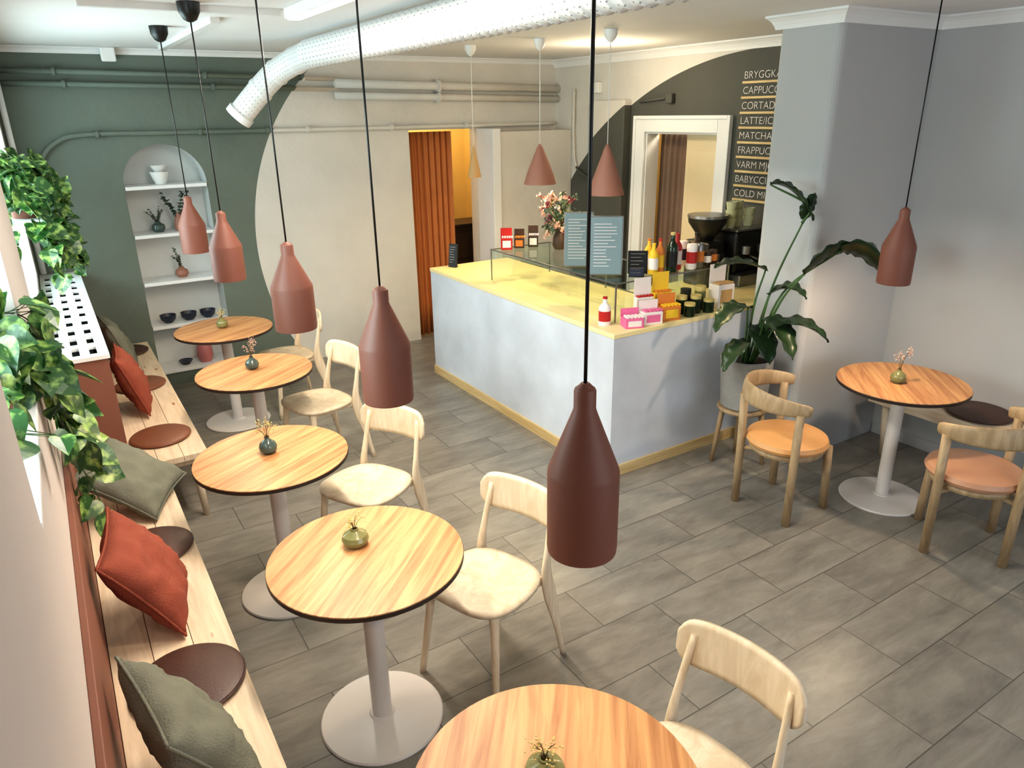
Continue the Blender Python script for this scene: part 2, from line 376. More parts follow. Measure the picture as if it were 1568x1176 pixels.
def slotted():
    ny=11; rows=3; V=[];F=[]
    xs=[XL+.006]
    for r in range(rows):
        a=XL+.035+r*.08; xs+=[a,a+.035]
    xs.append(RX+.01)
    ys=[RY0-.01]
    st=(RY1-RY0-.1)/ny
    for k in range(ny):
        a=RY0+.05+k*st; ys+=[a,a+st*.72]
    ys.append(RY1)
    for y in ys:
        for x in xs: V.append((x,y,RZ-.01))
    nx=len(xs)
    for j in range(len(ys)-1):
        for i in range(nx-1):
            if i%2==1 and j%2==1: continue
            F.append((j*nx+i,j*nx+i+1,(j+1)*nx+i+1,(j+1)*nx+i))
    o=mesh("top_grille",V,F,M['trim'],rc); m=o.modifiers.new("s",'SOLIDIFY'); m.thickness=.02; m.offset=0
slotted()
box("radiator_core",(XL+.03,RY0+.06,.2),(RX-.05,RY1-.1,.95),M['dark'],rc)
# ------------------------------------------------------------ pipes
def hpipe(name,pts,r,clips,mat):
    g=grp(name); tube("run",pts,r,mat,g,12)
    for x,y,z in clips: lathe("clip",[(r*1.0,-.012),(r*1.6,-.012),(r*1.6,.012),(r*1.0,.012)],mat,g,14).matrix_local=Matrix.Translation((x,y,z))@Matrix.Rotation(math.pi/2,4,'Y')
    return g
hpipe("heating_pipe",[(XL,YB-.05,2.575),(2.40,YB-.05,2.535)],.019,[(x,YB-.05,2.573-.016*x) for x in (.25,1.3,2.1)],M['back'])
hpipe("heating_pipe",[(XL,YB-.05,2.49),(2.40,YB-.05,2.45)],.019,[(x,YB-.05,2.488-.016*x) for x in (.3,1.35)],M['back'])
hpipe("heating_pipe",[(2.38,YB-.06,2.50),(XR,YB-.06,2.46)],.038,[(3.4,YB-.06,2.483)],M['back'])
hpipe("heating_pipe",[(2.38,YB-.06,2.40),(XR,YB-.06,2.36)],.032,[(3.4,YB-.06,2.383)],M['back'])
hpipe("heating_pipe",cr([(.02,YB-.04,1.80),(.05,YB-.04,1.95),(.16,YB-.04,2.07),(.36,YB-.04,2.125),(1.0,YB-.04,2.125),(2.4,YB-.04,2.12),(3.85,YB-.04,2.12),(XR-.05,YB-.04,2.12)],8),.019,[(x,YB-.04,2.124) for x in (.45,1.2,1.75,2.1,2.9,3.7)],M['back'])
hpipe("heating_pipe",[(XL+.04,YB-.10,2.60),(XL+.04,YB-.10,1.12)],.02,[],M['trim'])
hpipe("conduit_pipe",cr([(XR-.03,6.35,2.45),(XR-.03,6.35,2.0),(XR-.03,6.3,1.7),(XR-.03,6.1,1.6),(XR-.03,6.05,1.6)],6),.012,[],M['side'])
hpipe("conduit_pipe",[(XR-.03,5.35,2.31),(XR-.03,5.02,2.335)],.012,[],M['side'])
box("junction_box",(XR-.06,5.93,2.40),(XR,6.03,2.50),M['white'],None,.008)
box("junction_box",(XR-.05,4.93,2.29),(XR,5.01,2.37),M['side'],None,.008)
box("ceiling_sensor",(.58,YB-.11,2.64),(.68,YB-.05,ZC),M['white'],None,.01)
# ------------------------------------------------------------ duct
def duct():
    m,nt,b=newmat("duct_perforated")
    uv=nt.nodes.new("ShaderNodeUVMap"); s=nt.nodes.new("ShaderNodeSeparateXYZ"); nt.links.new(uv.outputs[0],s.inputs[0])
    def mth(op,a,bv=None):
        n=nt.nodes.new("ShaderNodeMath"); n.operation=op
        for i,v in enumerate((a,bv)):
            if v is None: continue
            if isinstance(v,(int,float)): n.inputs[i].default_value=v
            else: nt.links.new(v,n.inputs[i])
        return n.outputs[0]
    def cell(x,k): return mth('SUBTRACT',mth('FRACT',mth('MULTIPLY',x,k)),.5)
    skew=mth('ADD',s.outputs[0],mth('MULTIPLY',s.outputs[1],.105))
    a=cell(skew,1/.035); c=cell(s.outputs[1],20)
    d=mth('ADD',mth('MULTIPLY',a,a),mth('MULTIPLY',c,c)); f=mth('LESS_THAN',d,.014)
    mx=nt.nodes.new("ShaderNodeMix"); mx.data_type='RGBA'; mx.inputs[6].default_value=(*lin((224,224,223)),1); mx.inputs[7].default_value=(*lin((150,150,148)),1)
    nt.links.new(f,mx.inputs[0]); nt.links.new(mx.outputs[2],b.inputs["Base Color"]); b.inputs["Roughness"].default_value=.35
    path=[Vector((1.70,-1.9,2.625)),Vector((1.70,5.15,2.625))]
    P=[]; n0=900
    for i in range(n0): P.append(path[0].lerp(path[1],i/n0))
    P+=cr([(1.70,5.15,2.625),(1.68,5.42,2.60),(1.59,5.60,2.53),(1.48,5.68,2.42),(1.33,5.76,2.25)],14)
    seg=28; R=.084; vs=[];fs=[];uvs=[]; prev=Vector((0,0,1)); dist=0
    for i,p in enumerate(P):
        t=(P[min(i+1,len(P)-1)]-P[max(i-1,0)]).normalized(); a=(prev-t*prev.dot(t)).normalized(); prev=a; bb=t.cross(a)
        if i: dist+=(p-P[i-1]).length
        for k in range(seg+1):
            an=2*math.pi*k/seg
            ph=(dist/.07+k/seg)%1.0
            r=R+(.010*max(0,1-abs(ph-.5)/.18))
            if i>n0: r=R+.002+(.006 if (i-n0)%14<2 else 0)
            vs.append(p+a*r*math.cos(an)+bb*r*math.sin(an)); uvs.append((dist,k/seg))
    w=seg+1
    for i in range(len(P)-1):
        for k in range(seg): fs.append((i*w+k,i*w+k+1,(i+1)*w+k+1,(i+1)*w+k))
    me=bpy.data.meshes.new("ventilation_duct"); me.from_pydata([tuple(v) for v in vs],[],fs)
    ul=me.uv_layers.new(name="UVMap")
    for lp in me.loops: ul.data[lp.index].uv=uvs[lp.vertex_index]
    o=finish(bpy.data.objects.new("ventilation_duct",me),m,None,True)
    e=P[-1]; t=(P[-1]-P[-3]).normalized()
    ring=lathe("duct_end_collar",[(R+.002,-.02),(R+.014,-.02),(R+.014,.03),(R-.004,.03),(R-.004,-.02)],M['white'],o,40,(0,0,0),True)
    ring.matrix_local=Matrix.Translation(e)@t.to_track_quat('Z','Y').to_matrix().to_4x4()
duct()
cl=grp("linear_ceiling_light"); box("housing",(1.20,2.2,ZC-.05),(1.28,4.0,ZC),M['white'],cl,.005); box("diffuser",(1.21,2.22,ZC-.055),(1.27,3.98,ZC-.05),emis("diffuser_glow",(1,.95,.88),2),cl)
boxes("ceiling_track",[((.95,4.5,ZC-.03),(1.0,6.4,ZC)),((.3,4.05,ZC-.03),(1.2,4.09,ZC))],M['white'])
# ------------------------------------------------------------ tables
def vase(name,loc,mat,style,h0,h1,flm,n):
    g=grp(name,loc)
    if style=='pebble': pr=[(.001,0),(.028,0),(.045,.012),(.05,.028),(.044,.044),(.026,.056),(.014,.062),(.014,.068),(.010,.068),(.010,.050)]
    else: pr=[(.001,0),(.022,0),(.038,.014),(.042,.032),(.036,.05),(.02,.064),(.011,.072),(.012,.082),(.008,.082),(.008,.06)]
    lathe("body",pr,mat,g,28)
    geos=[];fg=[]
    for i in range(n):
        a=random.uniform(0,6.28); h=random.uniform(h0,h1); sp=random.uniform(.01,.04)
        e=Vector((math.cos(a)*sp,math.sin(a)*sp,.07+h)); geos.append(tubegeo([(0,0,.06),(e.x*.4,e.y*.4,.07+h*.6),e],.0011,5))
        for k in range(11):
            c=e+Vector((random.gauss(0,.007),random.gauss(0,.007),random.gauss(-.012,.014))); s=random.uniform(.002,.0042)
            vs=[c+Vector(d)*s for d in ((1,0,0),(0,1,0),(-1,0,0),(0,-1,0),(0,0,1),(0,0,-1))]
            fg.append((vs,[(0,1,4),(1,2,4),(2,3,4),(3,0,4),(1,0,5),(2,1,5),(3,2,5),(0,3,5)]))
    merge("stems",geos,M['twig'],g); merge("florets",fg,flm,g)
def table(x,y,rz):
    g=grp("round_cafe_table",(x,y,0),rz)
    lathe("top_edge",[(.001,.726),(.338,.726),(.35,.732),(.35,.7485),(.001,.7485)],M['edge'],g,72)
    lathe("top_veneer",[(.001,.7485),(.349,.7485),(.348,.752),(.001,.752)],M['oak'],g,72)
    lathe("mount_plate",[(.001,.720),(.12,.720),(.12,.726),(.001,.726)],M['steel'],g,32)
    lathe("column",[(.038,.012),(.038,.722)],M['steel'],g,28)
    lathe("base",[(.001,0),(.238,0),(.24,.006),(.235,.012),(.12,.018),(.05,.024),(.046,.03),(.001,.03)],M['steel'],g,56)
T=[(.73,.995,.9),(.7276,2.1648,.75),(.6648,3.1851,.5),(.9019,4.4588,.6),(.9533,5.5741,.5),(3.9681,2.0922,.8)]
for t in T: table(*t)
ZV=.7525
vase("bud_vase",(.73,1.045,ZV),M['gvase'],'pebble',.02,.05,M['yelfl'],7)
vase("bud_vase",(.72,2.25,ZV),M['gvase'],'pebble',.02,.05,M['yelfl'],7)
vase("bud_vase",(.66,3.22,ZV),M['bvase'],'r',.05,.10,M['yelfl'],9)
vase("bud_vase",(.90,4.50,ZV),M['bvase'],'r',.06,.13,M['pinkfl'],9)
vase("bud_vase",(.95,5.60,ZV),M['gvase'],'r',.04,.07,M['yelfl'],7)
vase("bud_vase",(3.93,2.10,ZV),M['gvase'],'r',.07,.14,M['pinkfl'],9)
# ------------------------------------------------------------ dining chairs (front = local +Y)
def chair(x,y,face):
    g=grp("dining_chair",(x,y,0),face-math.pi/2)
    def sup(t,w,d,n=3.2):
        c,s=math.cos(t),math.sin(t)
        return (w*math.copysign(abs(c)**(2/n),c),d*math.copysign(abs(s)**(2/n),s))
    NR=8;NA=48;V=[];F=[]
    for j in range(NR+1):
        q=j/NR
        for k in range(NA):
            px,py=sup(2*math.pi*k/NA,.215,.205)
            px*=(1-.10*(-py/.205) if py<0 else 1)
            dish=-.012*(1-q*q)
            V.append((px*q,py*q+.01,.45+dish+(.004*(py/.2) if j else 0)-(.004 if j==NR else 0)))
    for j in range(NR):
        for k in range(NA):
            k2=(k+1)%NA; F.append((j*NA+k,j*NA+k2,(j+1)*NA+k2,(j+1)*NA+k))
    o=mesh("seat",V,F,M['chairwood'],g,True,False)
    bm=bmesh.new(); bm.from_mesh(o.data); bmesh.ops.remove_doubles(bm,verts=bm.verts,dist=1e-4); bmesh.ops.recalc_face_normals(bm,faces=bm.faces); bm.to_mesh(o.data); bm.free()
    s=o.modifiers.new("s",'SOLIDIFY'); s.thickness=.02; s.offset=0
    for sx in (-1,1):
        tube("front_leg",cr([(sx*.165,.145,.442),(sx*.175,.155,.33),(sx*.205,.195,.0)],5),[(.019-.006*i/10,.025-.011*i/10) for i in range(11)],M['chairwood'],g,12)
        pts=cr([(sx*.205,-.265,0),(sx*.190,-.215,.25),(sx*.178,-.178,.44),(sx*.170,-.200,.58),(sx*.160,-.242,.74)],5)
        rd=[]
        for p in pts:
            z=p.z; w=.013+.026*math.exp(-((z-.36)/.15)**2); rd.append((.012,w))
        tube("back_leg_post",pts,rd,M['chairwood'],g,12,(1,0,0))
    boxes("apron",[((-.155,.125,.405),(.155,.145,.438)),((-.165,-.165,.395),(.165,-.145,.438))],M['chairwood'],g,.003)
    boxes("side_rails",[((-.170,-.15,.405),(-.152,.14,.438)),((.152,-.15,.405),(.170,.14,.438))],M['chairwood'],g,.003)
    def fn(u,v):
        a=(u-.5)*2; x=.210*a
        hh=.083*(max(0,1-abs(a)**9))**.5
        hh=max(hh,.03); z=.705+(v-.5)*2*hh+.004*(1-a*a)
        y=-.255+.045*a*a-.06*(z-.70)-.012
        return (x,y,z)
    panel("backrest",fn,32,8,.015,M['chairwood'],g)
F_=lambda d:math.atan2(d[1],d[0])
chair(1.22,2.17,F_((-.29,-.10)))
chair(1.13,3.22,F_((-.26,-.14)))
chair(1.29,4.50,F_((-.33,-.08)))
chair(1.40,5.62,F_((-.33,-.05)))
chair(1.20,1.03,F_((-.39,-.06)))
# ------------------------------------------------------------ armchairs
def armchair(x,y,face,lm):
    g=grp("armchair",(x,y,0),face-math.pi/2)
    lathe("seat_pad",[(.001,.405),(.20,.405),(.222,.415),(.232,.435),(.222,.458),(.19,.470),(.001,.474)],lm,g,48)
    lathe("seat_frame",[(.001,.375),(.205,.375),(.21,.39),(.205,.405),(.001,.405)],M['armwood'],g,48)
    R=.262
    for a,top in ((90,.40),(270,.735),(0,.72),(180,.72)):
        ca,sa=math.cos(math.radians(a)),math.sin(math.radians(a))
        r0=.235
        tube("leg",[(r0*1.08*ca,r0*1.08*sa,0),(r0*ca,r0*sa,.40)] if top<.5 else [(r0*1.08*ca,r0*1.08*sa,0),(.255*ca,.255*sa,.42),(R*ca,R*sa,top-.03)],.0235,M['armwood'],g,16)
    tube("stretcher",[(0,.22,.36),(0,-.24,.36)],.014,M['armwood'],g,10); tube("stretcher",[(-.24,0,.36),(.24,0,.36)],.014,M['armwood'],g,10)
    pts=[];rd=[]
    n=36
    for i in range(n+1):
        t=i/n; a=math.radians(168+204*t)
        e=abs(t-.5)*2
        lift=.03*(1-e**2)
        pts.append((R*math.cos(a),R*math.sin(a),.705+lift)); hgt=.034+.026*(1-e**2)
        if e>.96: hgt*=.8
        rd.append((hgt,.013))
    tube("curved_backrest",pts,rd,M['armwood'],g,14,(0,0,1))
armchair(3.385,2.385,math.radians(-43),M['leathery'])
armchair(3.855,1.575,math.radians(79),M['leathers'])
# ------------------------------------------------------------ benches
def bench(name,x0,x1,y0,y1,legs):
    g=grp(name); n=3; w=(x1-x0)/n
    boxes("planks",[((x0+i*w+.001,y0,.415),(x0+(i+1)*w-.001,y1,.45)) for i in range(n)],M['pine'],g,.002)
    box("under_frame",(x0+.03,y0+.05,.37),(x1-.06,y1-.05,.415),M['pine'],g)
    for lx,ly in legs: tube("leg",[(lx,ly,.40),(lx+.015,ly-.02,0)],[.026,.018],M['chairwood'],g,14)
bench("pine_bench",XL+.021,.27,-.4,4.08,[(.2,-.2),(.2,1.2),(.2,2.6),(.22,3.75)])
bench("pine_bench",RX+.001,.51,4.10,YB-.05,[(.44,4.22),(.44,6.4),(.2,4.22)])
bench("pine_bench",4.42,XR-.023,-.6,2.60,[(4.5,-.3),(4.5,2.45)])
def pad(x,y,m,r=.172,z=.4505):
    g=grp("round_seat_cushion",(x,y,z)); lathe("pad",[(.001,0),(r-.012,0),(r,.006),(r+.002,.012),(r-.002,.020),(r-.02,.027),(.001,.030)],m,g,48)
    tube("piping",[((r+.001)*math.cos(a*math.pi/24),(r+.001)*math.sin(a*math.pi/24),.013) for a in range(49)],.0035,m,g,8)
pad(.09,2.22,M['leatherb'],.178);pad(.10,3.17,M['leatherb'],.165);pad(.31,4.45,M['leathero'],.165);pad(.32,5.50,M['leathero'],.165);pad(.32,6.42,M['leatherb'],.165)
pad(4.61,1.93,M['leatherb'],.18)
def pillow(loc,size,th,rot,mat,seed):
    g=grp("throw_pillow",loc); N=26; V=[];F=[]
    rnd=random.Random(seed); off=rnd.uniform(0,50)
    for side in (1,-1):
        for i in range(N+1):
            for j in range(N+1):
                u=i/N*2-1; v=j/N*2-1
                x=u*size/2*(1-.09*(1-v*v)*abs(u)**3); y=v*size/2*(1-.09*(1-u*u)*abs(v)**3)
                h=th/2*(max(0,(1-u**4))*max(0,(1-v**4)))**.5*(.75+.25*(1-u*u)*(1-v*v))
                h*=1+.35*noise.noise(Vector((u*2.4+off,v*2.4,side)))+.16*noise.noise(Vector((u*7+off,v*5,side)))
                V.append((x,y,side*h))
    n=(N+1)**2
    for s in (0,1):
        for i in range(N):
            for j in range(N):
                a=s*n+i*(N+1)+j; q=(a,a+N+1,a+N+2,a+1); F.append(q if s==0 else q[::-1])
    o=mesh("cover",V,F,mat,g,True,False)
    bm=bmesh.new(); bm.from_mesh(o.data); bmesh.ops.remove_doubles(bm,verts=bm.verts,dist=1e-4); bmesh.ops.recalc_face_normals(bm,faces=bm.faces); bm.to_mesh(o.data); bm.free()
    e=[]
    for k in range(4*N):
        s,t=divmod(k,N); a=t/N*2-1
        u,v=[(a,-1),(1,a),(-a,1),(-1,-a)][s]
        e.append((u*size/2*(1-.09*(1-v*v)*abs(u)**3),v*size/2*(1-.09*(1-u*u)*abs(v)**3),0))
    e.append(e[0]); tube("seam",e,.005,mat,g,6)
    g.rotation_euler=rot
R_=math.radians
pillow((.055,1.78,.648),.42,.15,(R_(0),R_(60),R_(10)),M['sage'],1)
pillow((.045,2.68,.652),.42,.15,(R_(4),R_(58),R_(-6)),M['rust'],2)
pillow((.09,3.66,.60),.42,.14,(R_(5),R_(34),R_(-25)),M['sage'],3)
pillow((.25,5.00,.668),.41,.14,(R_(0),R_(72),R_(-4)),M['rust'],4)
pillow((.255,5.95,.665),.41,.14,(R_(0),R_(70),R_(5)),M['sage'],5)
# ------------------------------------------------------------ pendants
def lamp_point(name,loc,w,col,r=.03):
    l=bpy.data.lights.new(name,'POINT'); l.energy=w; l.color=col; l.shadow_soft_size=r; o=bpy.data.objects.new(name,l); o.location=loc; COL.objects.link(o); return o
WARM=(1,.79,.55)
BULB=emis("bulb_glow",WARM,6)
def pendant(x,y,zb,h,d,w=17,ch=.085):
    g=grp("bottle_pendant_lamp",(x,y,zb)); r=d/2
    pr=[(r*.985,0),(r*1.0,.01),(r,h*.50),(r*.985,h*.52),(r*.34,h*.86),(r*.30,h*.885),(r*.30,h*.985),(r*.27,h)]
    lathe("shade",shell(pr),M['maroon'],g,44,(0,0,0),True)
    lathe("cap",[(.001,h*.985),(r*.28,h*.985),(r*.25,h*1.0),(.008,h*1.03),(.001,h*1.03)],M['maroon'],g,24)
    tube("cord",[(0,0,h),(0,0,ZC-zb-.01)],.0035,M['black'],g,8)
    lathe("canopy",[(.012,ZC-zb-ch),(.03,ZC-zb-ch*.88),(.048,ZC-zb-ch*.5),(.052,ZC-zb-.001),(.001,ZC-zb-.001)],M['black'],g,28)
    lathe("bulb",[(.001,.03),(.018,.035),(.026,.055),(.022,.08),(.014,.10),(.014,.13),(.001,.13)],BULB,g,20)
    o=lamp_point("pendant_light",(0,0,.02),w,WARM,.03); o.parent=g
for x,y,zb,h,d in [(.79,1.0,1.398,.352,.143),(.815,2.05,1.375,.362,.162),(.755,2.82,1.44,.335,.163),(.75,3.97,1.435,.345,.163),(.77,5.05,1.42,.345,.163)]:
    pendant(x,y,zb,h,d)
pendant(3.69,2.09,1.365,.38,.165,30,.03)
def cone(x,y,zb,h,d,mat,w):
    g=grp("cone_pendant_lamp",(x,y,zb)); r=d/2
    pr=[(r,0),(r*.985,h*.05),(r*.80,h*.32),(r*.5,h*.66),(r*.26,h*.92),(r*.2,h)]
    lathe("shade",shell(pr),mat,g,40,(0,0,0),True)
    lathe("cap",[(.001,h*.99),(r*.2,h*.99),(r*.15,h*1.04),(.006,h*1.10),(.001,h*1.10)],mat,g,24)
    tube("cord",[(0,0,h),(0,0,ZC-zb-.01)],.003,M['white'],g,8)
    lathe("canopy",[(.01,ZC-zb-.08),(.03,ZC-zb-.06),(.045,ZC-zb-.03),(.045,ZC-zb-.001),(.001,ZC-zb-.001)],M['white'],g,24)
    o=lamp_point("cone_light",(0,0,.03),w,(1,.77,.40),.03); o.parent=g
cone(3.10,5.48,1.73,.23,.11,M['cone2'],24)
cone(3.30,4.80,1.71,.27,.25,M['cone'],26)
cone(3.38,4.09,1.68,.31,.25,M['cone'],26)
# ------------------------------------------------------------ counter
CH=.97
ct=grp("service_counter")
Lp=lambda o:[(2.75-o,3.21-o),(4.70,3.21-o),(4.70,4.05),(3.55,4.05),(3.55,5.70+o),(2.75-o,5.70+o)]
prism("body",Lp(0),.0,CH-.03,M['counter'],ct)
prism("top",Lp(.004),CH-.03,CH,M['ctop'],ct,.003)
boxes("kick_board",[((2.735,3.195,0),(2.75,5.70,.075)),((2.75,3.195,0),(4.70,3.21,.075))],M['kick'],ct,.002)
gc=grp("glass_display_case")
def gplane(n,a,b,c,d): mesh(n,[a,b,c,d],[(0,1,2,3)],M['glass'],gc)
def gbox(x0,x1,y0,y1,z0,z1):
    gplane("glass_front",(x0,y0,z0),(x0,y1,z0),(x0,y1,z1),(x0,y0,z1)); gplane("glass_near",(x0,y0,z0),(x1,y0,z0),(x1,y0,z1),(x0,y0,z1))
    gplane("glass_far",(x0,y1,z0),(x1,y1,z0),(x1,y1,z1),(x0,y1,z1)); gplane("glass_top",(x0,y0,z1),(x1,y0,z1),(x1,y1,z1),(x0,y1,z1))
gbox(2.93,3.50,3.42,4.95,CH+.001,1.219); gbox(3.505,3.95,3.42,3.66,CH+.001,1.219)
gplane("glass_shelf",(3.2,3.44,1.10),(3.48,3.44,1.10),(3.48,4.93,1.10),(3.2,4.93,1.10))
boxes("steel_edges",[((2.926,3.416,1.213),(2.934,4.954,1.222)),((2.926,4.946,1.213),(3.504,4.954,1.222)),((2.926,3.415,1.213),(3.954,3.423,1.222)),((3.946,3.416,1.213),(3.954,3.664,1.222)),((2.926,3.416,CH),(2.934,3.424,1.215)),((2.926,4.946,CH),(2.934,4.954,1.215)),((3.946,3.416,CH),(3.954,3.424,1.215)),((3.494,3.66,1.213),(3.502,4.95,1.222)),((3.494,4.944,CH),(3.502,4.952,1.215)),((3.494,4.2,CH),(3.502,4.208,1.215)),((3.195,3.44,1.094),(3.202,4.93,1.102))],M['alu'],gc)
ZT=1.2235
def board(name,x,y,z,w,h,yaw,tilt,mat,lines=6,frame=M['alu']):
    g=grp(name,(x,y,z+.002)); g.rotation_euler=(tilt,0,yaw)
    box("panel",(-w/2,-.006,0),(w/2,.006,h),frame,g,.003); box("face",(-w/2+.008,-.008,.008),(w/2-.008,-.006,h-.008),mat,g)
    rr=random.Random(x)
    boxes("lettering",[((-w*.36,-.0095,h*(.86-.76*i/max(1,lines))),(-w*.36+w*rr.uniform(.35,.72),-.008,h*(.86-.76*i/max(1,lines))+h*.008)) for i in range(lines)],M['paper'],g)
    box("foot",(-w*.3,.006,.004),(w*.3,.04,.010),frame,g)
yw=-R_(38)
board("counter_menu_board",3.05,3.97,ZT,.20,.37,yw,R_(-8),M['slate'],14)
board("counter_menu_board",3.02,3.64,ZT,.22,.38,yw,R_(-8),M['slate'],14)
board("black_notice_sign",3.22,3.55,ZT,.13,.15,yw,R_(-8),M['black'],5,M['black'])
board("price_card",3.14,3.47,ZT,.10,.06,yw,R_(-12),M['navy'],2,M['black'])
board("counter_end_sign",2.92,5.60,CH+.001,.09,.20,-R_(62),R_(-8),M['black'],7,M['black'])
def bottle(name,x,y,z,r,h,mat,cap,label=None,sh=.62):
    g=grp(name,(x,y,z)); lathe("glass_body",[(.001,0),(r*.95,0),(r,.006),(r,h*sh),(r*.85,h*(sh+.07)),(r*.38,h*(sh+.18)),(r*.34,h*.93),(.001,h*.93)],mat,g,24)
    lathe("cap",[(.001,h*.93),(r*.40,h*.93),(r*.40,h),(.001,h)],cap,g,20)
    if label: lathe("label",[(r+.0005,h*.15),(r+.001,h*.15),(r+.001,h*sh*.85),(r+.0005,h*sh*.85)],label,g,24)
bottle("juice_bottle",3.31,3.50,ZT,.032,.20,M['yellow'],M['yellow'],M['paper'])
bottle("juice_bottle",3.385,3.52,ZT,.03,.22,M['orangec'],M['red'],M['yellow'])
bottle("sparkling_wine_bottle",3.455,3.48,ZT,.037,.26,M['green'],M['yelfl'],M['black'])
bottle("syrup_bottle",3.54,3.52,ZT,.034,.24,M['red'],M['red'],M['paper'])
bottle("juice_bottle",3.37,3.61,ZT,.03,.21,M['yellow'],M['orangec'],M['paper'])
bottle("syrup_bottle",3.80,3.60,ZT,.033,.21,M['dwood'],M['black'],M['paper'])
def can(name,x,y,z,r,h,mat,lm):
    g=grp(name,(x,y,z)); lathe("body",[(.001,0),(r*.85,0),(r,.008),(r,h-.01),(r*.85,h),(.001,h)],mat,g,24); lathe("band",[(r+.0004,h*.25),(r+.001,h*.25),(r+.001,h*.7),(r+.0004,h*.7)],lm,g,24)
can("drink_can",3.62,3.46,ZT,.035,.17,M['paper'],M['red']);can("drink_can",3.71,3.48,ZT,.033,.16,M['alu'],M['orangec']);can("drink_can",3.66,3.58,ZT,.033,.17,M['paper'],M['navy']);can("drink_can",3.79,3.48,ZT,.03,.10,M['dwood'],M['paper']);can("drink_can",3.87,3.50,ZT,.03,.10,M['dwood'],M['orangec'])
bottle("juice_bottle",2.845,3.42,CH,.038,.18,M['paper'],M['red'],M['red'],.6)
def carton(name,x,y,z,sx,sy,sz,rz,mat,lm):
    g=grp(name,(x,y,z),rz); box("carton",(-sx/2,-sy/2,0),(sx/2,sy/2,sz),mat,g,.003); box("label",(-sx*.36,-sy/2-.002,sz*.2),(sx*.36,-sy/2,sz*.8),lm,g); boxes("flap",[((-sx/2,sy/2-.004,sz),(sx/2,sy/2,sz+sz*.8))],mat,g)
    boxes("sweets",[((-sx*.4+i*sx*.2,-sy*.35,sz),(-sx*.4+i*sx*.2+sx*.15,sy*.3,sz+.012)) for i in range(5)],lm,g,.003)
carton("sweets_box",2.955,3.285,CH,.12,.10,.06,R_(-20),M['pink'],M['paper'])
carton("sweets_box",3.10,3.275,CH,.13,.08,.08,R_(-15),M['paper'],M['pink'])
carton("sweets_box",3.12,3.37,CH,.12,.045,.15,R_(-12),M['paper'],M['red'])
carton("sweets_box",3.26,3.28,CH,.13,.08,.09,R_(-12),M['orangec'],M['yellow'])
carton("sweets_box",3.275,3.37,CH,.12,.045,.16,R_(-12),M['yellow'],M['orangec'])
for i,(x,y,h,m) in enumerate([(3.43,3.34,.12,M['green']),(3.52,3.30,.12,M['green']),(3.42,3.255,.09,M['green']),(3.61,3.35,.16,M['gvase']),(3.50,3.375,.15,M['dwood']),(3.60,3.26,.09,M['green'])]):
    g=grp("preserve_jar",(x,y,CH)); lathe("jar",[(.001,0),(.035,0),(.038,.006),(.038,h*.75),(.032,h*.8),(.001,h*.8)],m,g,24); lathe("lid",[(.001,h*.8),(.036,h*.8),(.036,h),(.001,h)],M['yelfl'] if i!=4 else M['black'],g,24)
carton("pastry_box",3.77,3.31,CH,.14,.10,.16,R_(-5),M['paper'],M['cone2'])
carton("tea_box",3.02,4.86,ZT,.09,.07,.09,R_(-30),M['red'],M['paper']);carton("tea_box",3.14,4.86,ZT,.08,.07,.08,R_(-35),M['dwood'],M['orangec']);carton("tea_box",3.26,4.84,ZT,.08,.07,.09,R_(-35),M['dwood'],M['paper'])
bq=grp("flower_bouquet",(3.36,4.62,ZT))
lathe("vase",[(.001,0),(.04,0),(.055,.03),(.05,.09),(.032,.13),(.04,.16),(.036,.16),(.028,.13),(.001,.1)],M['dwood'],bq,28)
geos=[];fl={k:[] for k in ('pinkfl','redfl','whitefl','euc')}
for i in range(90):
    a=random.uniform(0,6.28);rr=random.uniform(.02,.17);h=random.uniform(.12,.42); e=Vector((math.cos(a)*rr,math.sin(a)*rr,h)); geos.append(tubegeo(cr([(0,0,.1),(e.x*.3,e.y*.3,.1+(h-.1)*.6),e],4),.002,5))
    k=random.choice(['pinkfl','pinkfl','redfl','whitefl','euc','euc','euc','euc','euc'])
    for j in range(9):
        c=e+Vector((random.gauss(0,.014),random.gauss(0,.014),random.gauss(0,.012))); s=random.uniform(.012,.024)
        ax=Vector((random.uniform(-1,1),random.uniform(-1,1),random.uniform(-.3,1))).normalized(); b=ax.orthogonal().normalized(); d=ax.cross(b)
        fl[k].append(([c-b*s,c+d*s*.6,c+b*s,c-d*s*.6,c+ax*s*.5],[(0,1,4),(1,2,4),(2,3,4),(3,0,4)]))
merge("stems",geos,M['stem'],bq)
for k in fl:
    if fl[k]: merge("blooms_"+k,fl[k],M[k],bq)
gr=grp("coffee_grinder",(4.18,3.86,CH))
box("body",(-.09,-.11,0),(.09,.13,.34),M['black'],gr,.015); box("chute",(-.03,-.17,.2),(.03,-.11,.26),M['black'],gr,.006); lathe("doser",[(.001,.10),(.05,.10),(.055,.2),(.001,.2)],M['alu'],gr,24,(0,-.15,0))
lathe("hopper",[(.05,.34),(.06,.36),(.14,.47),(.145,.51),(.001,.51)],M['black'],gr,32); lathe("hopper_lid",[(.001,.51),(.15,.51),(.15,.53),(.001,.54)],M['alu'],gr,32)
es=grp("espresso_machine",(4.47,3.82,CH))
box("body",(-.16,-.14,.09),(.20,.20,.40),M['black'],es,.02); box("base",(-.16,-.20,0),(.20,.20,.09),M['alu'],es,.01); box("drip_tray",(-.14,-.21,.09),(.18,-.14,.10),M['dark'],es); box("top_rail",(-.15,-.13,.40),(.19,.19,.42),M['alu'],es,.006)
